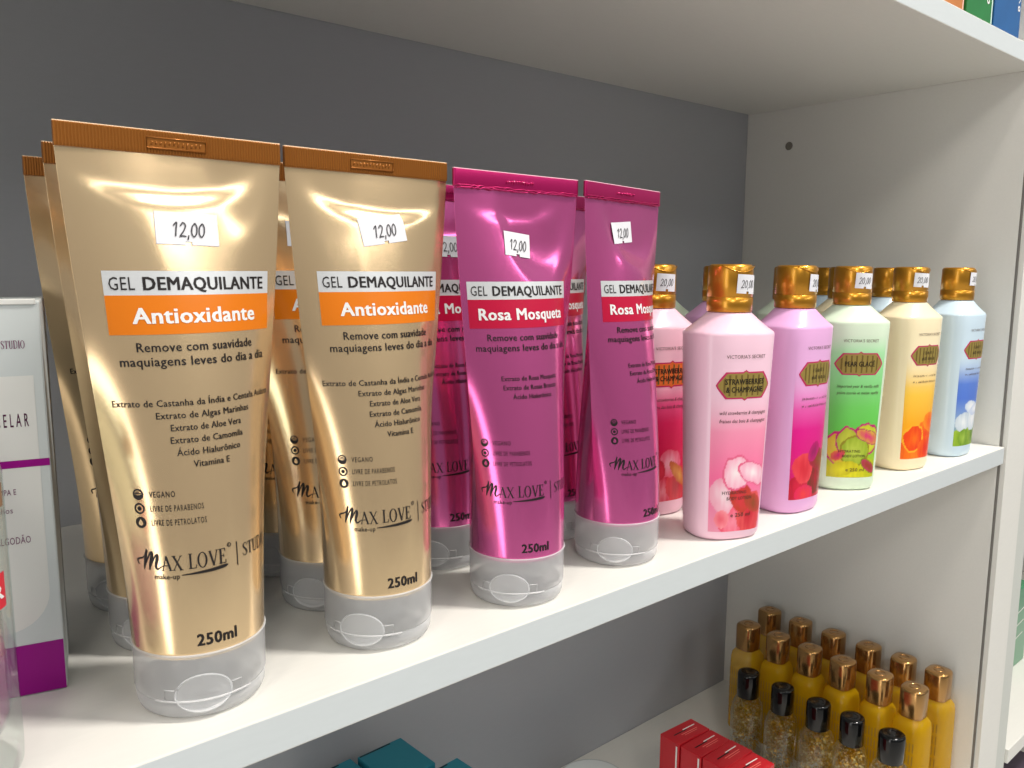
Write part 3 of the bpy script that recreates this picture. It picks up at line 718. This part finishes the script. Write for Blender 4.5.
def clear_glass(name, tint, edge=.5):
    M = bpy.data.materials.new(name); M.use_nodes = True; nt = M.node_tree; nt.nodes.remove(nt.nodes['Principled BSDF'])
    out = nt.nodes['Material Output']; lw = nt.nodes.new('ShaderNodeLayerWeight'); lw.inputs['Blend'].default_value = .30
    pw = nt.nodes.new('ShaderNodeMath'); pw.operation = 'MULTIPLY'; pw.inputs[1].default_value = edge; nt.links.new(lw.outputs['Facing'], pw.inputs[0])
    t = nt.nodes.new('ShaderNodeBsdfTransparent'); t.inputs['Color'].default_value = (*tint, 1)
    g = nt.nodes.new('ShaderNodeBsdfGlossy'); g.inputs['Roughness'].default_value = .03; g.inputs['Color'].default_value = (.86, .9, .88, 1)
    x = nt.nodes.new('ShaderNodeMixShader'); nt.links.new(pw.outputs[0], x.inputs[0]); nt.links.new(t.outputs[0], x.inputs[1]); nt.links.new(g.outputs[0], x.inputs[2])
    nt.links.new(x.outputs[0], out.inputs[0]); return M
GLASS = clear_glass('clear_glass', (.93, .96, .95))
gb = tag(empty('glass_bottle', (.0135, .030, .00015)), 'clear glass bottle with a pink label, cut off at the left edge', 'bottle')
mb = MB(); R = .0268; hb = .1000
lathe(mb, [(.002, .0006), (R-.004, .0), (R-.0012, .0008), (R-.0002, .0025), (R, .006), (R, hb-.008), (R-.0012, hb-.0035), (R-.0045, hb-.0004), (R-.010, hb+.0012), (.0105, hb+.003), (.0098, hb+.005), (.0098, hb+.016),
           (.0080, hb+.016), (.0080, hb+.002), (R-.012, hb-.0012), (R-.0055, hb-.0035), (R-.0032, hb-.009), (R-.0028, .018), (R-.004, .0145), (R-.008, .013), (.0008, .0125)], GLASS, 56)
mb.build('body', gb)
mb = MB(); lathe(mb, [(.0005, .0128), (R-.0082, .0133), (R-.0045, .0148), (R-.0032, .0182), (R-.0032, .039), (.0005, .039)], frosted('pink_refraction_tint', (222, 110, 180), .6, .05), 48); mb.build('liquid', gb)  # pink liquid, also painting in the purple carton refracted through the glass
mb = MB(); it = []
RED = mat('label_red', (206, 44, 62), .4); TAN = mat('label_tan', (140, 108, 82), .5)
def cyl(lift): return lambda a, z, l: ((R+lift)*math.sin(a), -(R+lift)*math.cos(a), z/1000)
rect2d(it, -.9, 54, 1.06, 64.5, RED, 40, 1); rect2d(it, -.8, 83, 1.2, 90, TAN, 40, 1)
bend(mb, it, cyl(.00008)); it = []
text2d(it, 'MICELAR', -.6, 1.02, 57.0, 4.2, WHITE_INK, .02)
bend(mb, it, cyl(.0002)); mb.build('printed_label', gb)
mb = MB(); lathe(mb, [(.0112, hb+.0055), (.0114, hb+.006), (.0114, hb+.026), (.0104, hb+.027), (.0005, hb+.0272)], mat('white_plastic_cap', (236, 236, 236), .35), 40); mb.build('cap', gb)

# ------------------------------------------------------------------ lower shelf
ZL = -L+.00015
OIL = frosted('golden_oil', (238, 192, 22), .42, .05)
CAPG = mat('bronze_gold_cap', (184, 140, 84), .22, metal=.9, coat=.3)
BLK = mat('gloss_black_cap', (8, 8, 9), .10, spec=.4, coat=.15)
CLR = clear_glass('clear_plastic', (.93, .94, .90), .7)
def cap_shape(r, z0, z1, m, n=3.0):
    mb = MB(); rings = []
    for k, z in ((.96, z0), (1, z0+.0006), (1, z0+(z1-z0)*.55), (1.0, z1-.003), (.965, z1-.0012), (.88, z1-.0003), (.6, z1)): rings.append(sup(r*k, r*k*.94, n, z, 48))
    loft(mb, rings, m); rings = []
    tube_path(mb, [(.4*r*math.cos(2*PI*i/20), .4*r*math.sin(2*PI*i/20), z1+.0001) for i in range(20)], .0004, m, 5, True)
    return mb
def make_oil():
    t = empty('oil_bottle', (0, 0, 0))
    mb = MB(); rings = []
    a, b = .0152, .0148
    for z, k in ((0, .88), (.001, .97), (.003, 1), (.03, 1), (.070, 1), (.078, .985), (.083, .93), (.0865, .80), (.088, .68), (.0895, .66)): rings.append(sup(a*k, b*k, 3.0 if k > .9 else 2.4, z, 56))
    loft(mb, rings, OIL); mb.build('body', t)
    cap_shape(.0113, .0885, .115, CAPG).build('cap', t)
    mb = MB(); it = []
    INKO = mat('label_brown_ink', (158, 124, 20), .5)
    for i in range(7):
        y = -.0085+.0028*i
        for k in range(5):
            z0 = .016+.011*k+.0015*rnd.random(); mb.add([(-a-.0002, y, z0), (-a-.0002, y+.0011, z0), (-a-.0002, y+.0011, z0+.0085), (-a-.0002, y, z0+.0085)], [(0, 1, 2, 3)], INKO, False)
    mb.build('printed_label', t)
    return t
oil0 = make_oil()
GO = 'yellow oil bottles with gold caps'
rank = ['nearest the back board', 'second from the back board', 'third from the back board', 'fourth from the back board', 'second from the front', 'nearest the front']
used = False
for row, (x, ys) in enumerate(((.767, (.2076, .1709, .1342, .0977, .0635, .0313)), (.7180, (.2018, .1672, .1325, .0985, .0630, .0320)))):
    for i, y in enumerate(ys):
        o = oil0 if not used else copy_tree(oil0); used = True
        o.location = (x, y, ZL); o.rotation_euler = (0, 0, rd(rnd.uniform(-12, 12)))
        tag(o, 'yellow oil bottle in the row %s, %s' % ('along the side panel' if row == 0 else 'behind the black-capped bottles', rank[i]), 'bottle', GO)
FLK = mat('gold_flake', (176, 134, 40), .4, metal=.5); FLK2 = mat('pale_flake', (196, 176, 116), .5, metal=.2)
def make_flake_bottle():
    t = empty('glitter_bottle', (0, 0, 0))
    mb = MB(); rings = []; a, b = .0158, .0150
    for z, k in ((0, .88), (.001, .97), (.003, 1), (.04, 1), (.046, .99), (.052, .93), (.057, .80), (.060, .66), (.0615, .62)): rings.append(sup(a*k, b*k, 2.6 if k > .9 else 2.2, z, 56))
    loft(mb, rings, CLR); mb.build('body', t)
    mb = MB(); q = random.Random(3)
    for i in range(900):
        z = q.uniform(.004, .054); lim = .90 if z < .046 else .90-(z-.046)*24
        ang = q.uniform(0, 2*PI); rr = math.sqrt(q.uniform(.25, 1))*lim
        p = Vector((a*rr*math.cos(ang), b*rr*math.sin(ang), z)); sz = q.uniform(.0008, .0018)
        d1 = Vector((q.gauss(0, 1), q.gauss(0, 1), q.gauss(0, 1))).normalized(); d2 = d1.orthogonal().normalized()
        mb.add([p+sz*d1, p+sz*.7*d2, p-sz*d1, p-sz*.7*d2], [(0, 1, 2, 3)], FLK if q.random() < .7 else FLK2, False)
    f = mb.build('gold_flakes', t); f['kind'] = 'stuff'; f['label'] = 'loose gold flakes floating inside'
    cap_shape(.0112, .0600, .085, BLK, 2.05).build('cap', t)
    return t
fb0 = make_flake_bottle(); used = False
for i, y in enumerate((.1752, .1374, .1005, .0680, .0325)):
    o = fb0 if not used else copy_tree(fb0); used = True
    o.location = (.680, y, ZL); o.rotation_euler = (0, 0, rd(rnd.uniform(-25, 25)))
    tag(o, 'clear bottle of gold flakes with a black cap, ' + ['nearest the red cartons and back board', 'second from the back of its row', 'in the middle of its row', 'second from the front of its row', 'nearest the front edge'][i], 'bottle', 'black-capped flake bottles')
# red cartons
REDC = mat('red_carton', (190, 18, 32), .35, coat=.3); REDD = mat('red_carton_line', (236, 120, 110), .5); WH = mat('white_ink', (240, 235, 232), .5)
for i in range(4):
    t = tag(empty('red_carton', (.5655-.0005*i, .1590-.0214*i, ZL), rd(-3+1.5*(i % 3))), 'small red carton on the lower shelf, ' + ['at the back end of its row', 'second from the back of its row', 'third from the back of its row', 'nearest the shelf front'][i], 'box', 'small red cartons')
    mb = MB(); hgt = .0850-.0006*(i % 2); box(mb, (-.040, -.0209, 0), (0, 0, hgt), REDC, .0005); mb.build('body', t)
    mb = MB(); it = []
    stroke2d(it, [(-33, -9.2), (-17, -9.2)], INK, 1.3, False); stroke2d(it, [(-20, -7.8), (-5, -7.8)], WH, 1.1, False); stroke2d(it, [(-27, -12.4), (-7, -12.4)], REDD, .8, False); stroke2d(it, [(-25, -14.4), (-9, -14.4)], REDD, .6, False)
    bend(mb, it, lambda x, y, l: (x/1000, y/1000, hgt+.0001)); it = []
    rect2d(it, -19.2, 3, -17.6, 82, WH, 1, 1); rect2d(it, -15, 50, -7, 52, WH, 1, 1)
    bend(mb, it, lambda y, z, l: (-.0401, y/1000, z/1000)); mb.build('printed_label', t)
# teal cartons
TEAL = mat('teal_carton', (38, 132, 152), .45); TEALD = mat('teal_carton_dark', (8, 34, 44), .6)
for lab, x0, y0, h, rz, dx, dy in (('teal carton against the back board, the middle one of three', .2815, .2020, .1225, 2, .0385, .0440), ('teal carton left of the middle teal one', .2405, .2060, .1205, 3, .0385, .0430), ('teal carton in front of the middle one, only a corner showing', .3015, .1530, .1215, 4, .0385, .0440)):
    t = tag(empty('teal_carton', (x0, y0, ZL), rd(rz)), lab+' on the lower shelf', 'box', 'teal cartons')
    mb = MB(); box(mb, (0, 0, 0), (dx, dy, h), TEAL, .0005); mb.build('body', t)
    mb = MB(); box(mb, (.001, dy-.0022, h-.0004), (dx*.72, dy-.0008, h+.00015), TEALD, 0); mb.build('dark_strip', t)  # thin dark strip near the rear top edge
# white jar
jar = tag(empty('cream_jar', (.484, .2000, ZL)), 'white round jar standing left of the red cartons on the lower shelf', 'jar')
mb = MB(); lathe(mb, [(.027, 0), (.030, .002), (.030, .024), (.0285, .026)], mat('jar_white', (232, 234, 236), .3), 56); mb.build('body', jar)
mb = MB(); lathe(mb, [(.0305, .0245), (.0312, .026), (.0312, .0385), (.0300, .0405), (.0270, .0412), (.0005, .0412)], mat('jar_lid_white', (240, 246, 246), .25, coat=.3), 56); mb.build('lid', jar)

# ------------------------------------------------------------------ cartons on the top shelf
for nm, x0, x1, c, lab in (('orange', .583, .6335, (196, 122, 60), 'orange carton standing at the edge of the top shelf'), ('green', .6390, .6850, (34, 122, 58), 'green carton at the edge of the top shelf, between orange and blue'), ('blue', .6890, .7410, (28, 92, 152), 'blue carton at the edge of the top shelf, nearest the side panel')):
    t = tag(empty('tall_carton', (x0, .0016, H+T+.00015)), lab, 'box', 'coloured cartons on the top shelf')
    mb = MB(); w = x1-x0; box(mb, (0, 0, 0), (w, .045, .12), mat(nm+'_carton', c, .35, coat=.3, noise_amt=.18, noise_scale=60), .0006); mb.build('body', t)
    mb = MB(); it = []
    if nm != 'blue': rect2d(it, w*1000-2.6, 1, w*1000-.6, 119, mat('pale_stripe_'+nm, (206, 232, 220) if nm == 'green' else (244, 190, 170), .5), 1, 1)
    if nm == 'blue': disc2d(it, 5.5, 23, 2.6, WH, 1.2, 16); disc2d(it, 47.5, 22, 2.2, WH, 1.0, 16); disc2d(it, 45, 40, 2.2, WH, 1.0, 16); stroke2d(it, [(5, 29), (6, 33), (4.6, 37), (6, 42)], WH, 1.0); stroke2d(it, [(3.6, 26), (7.4, 26.6)], WH, .9); stroke2d(it, [(46.4, 26), (49, 29), (46.6, 32)], WH, .9)
    if nm == 'green': disc2d(it, 37, 16, 2.6, WH, 1.2, 16); disc2d(it, 37, 23, 2.6, WH, 1.2, 16)
    bend(mb, it, lambda x, z, l: (x/1000, -.0001, z/1000)); mb.build('printed_label', t)
# things on the neighbouring unit's shelf
t = tag(empty('green_packet', (1.035, .060, -.3213)), 'green packet on the neighbouring unit, beyond the right panel', 'packet')
mb = MB(); box(mb, (0, 0, 0), (.07, .05, .10), mat('green_packet_film', (60, 132, 92), .3, coat=.4), .002); mb.build('body', t)
mb = MB(); it = []
for k in range(3): stroke2d(it, [(2, 20+16*k), (20, 34+16*k), (55, 40+16*k)], WH, 1.2)
bend(mb, it, lambda x, z, l: (x/1000, -.0001, z/1000)); mb.build('printed_label', t)
t = tag(empty('dark_box', (.890, .012, -.6598)), 'dark plum box low on the neighbouring unit, at the right edge', 'box')
mb = MB(); box(mb, (0, 0, 0), (.12, .08, .268), mat('plum_box', (60, 48, 62), .5), .001); mb.build('body', t)
mb = MB(); box(mb, (-.001, -.001, .243), (.121, .081, .270), mat('plum_box_lid', (72, 60, 74), .5), .001); mb.build('lid', t)
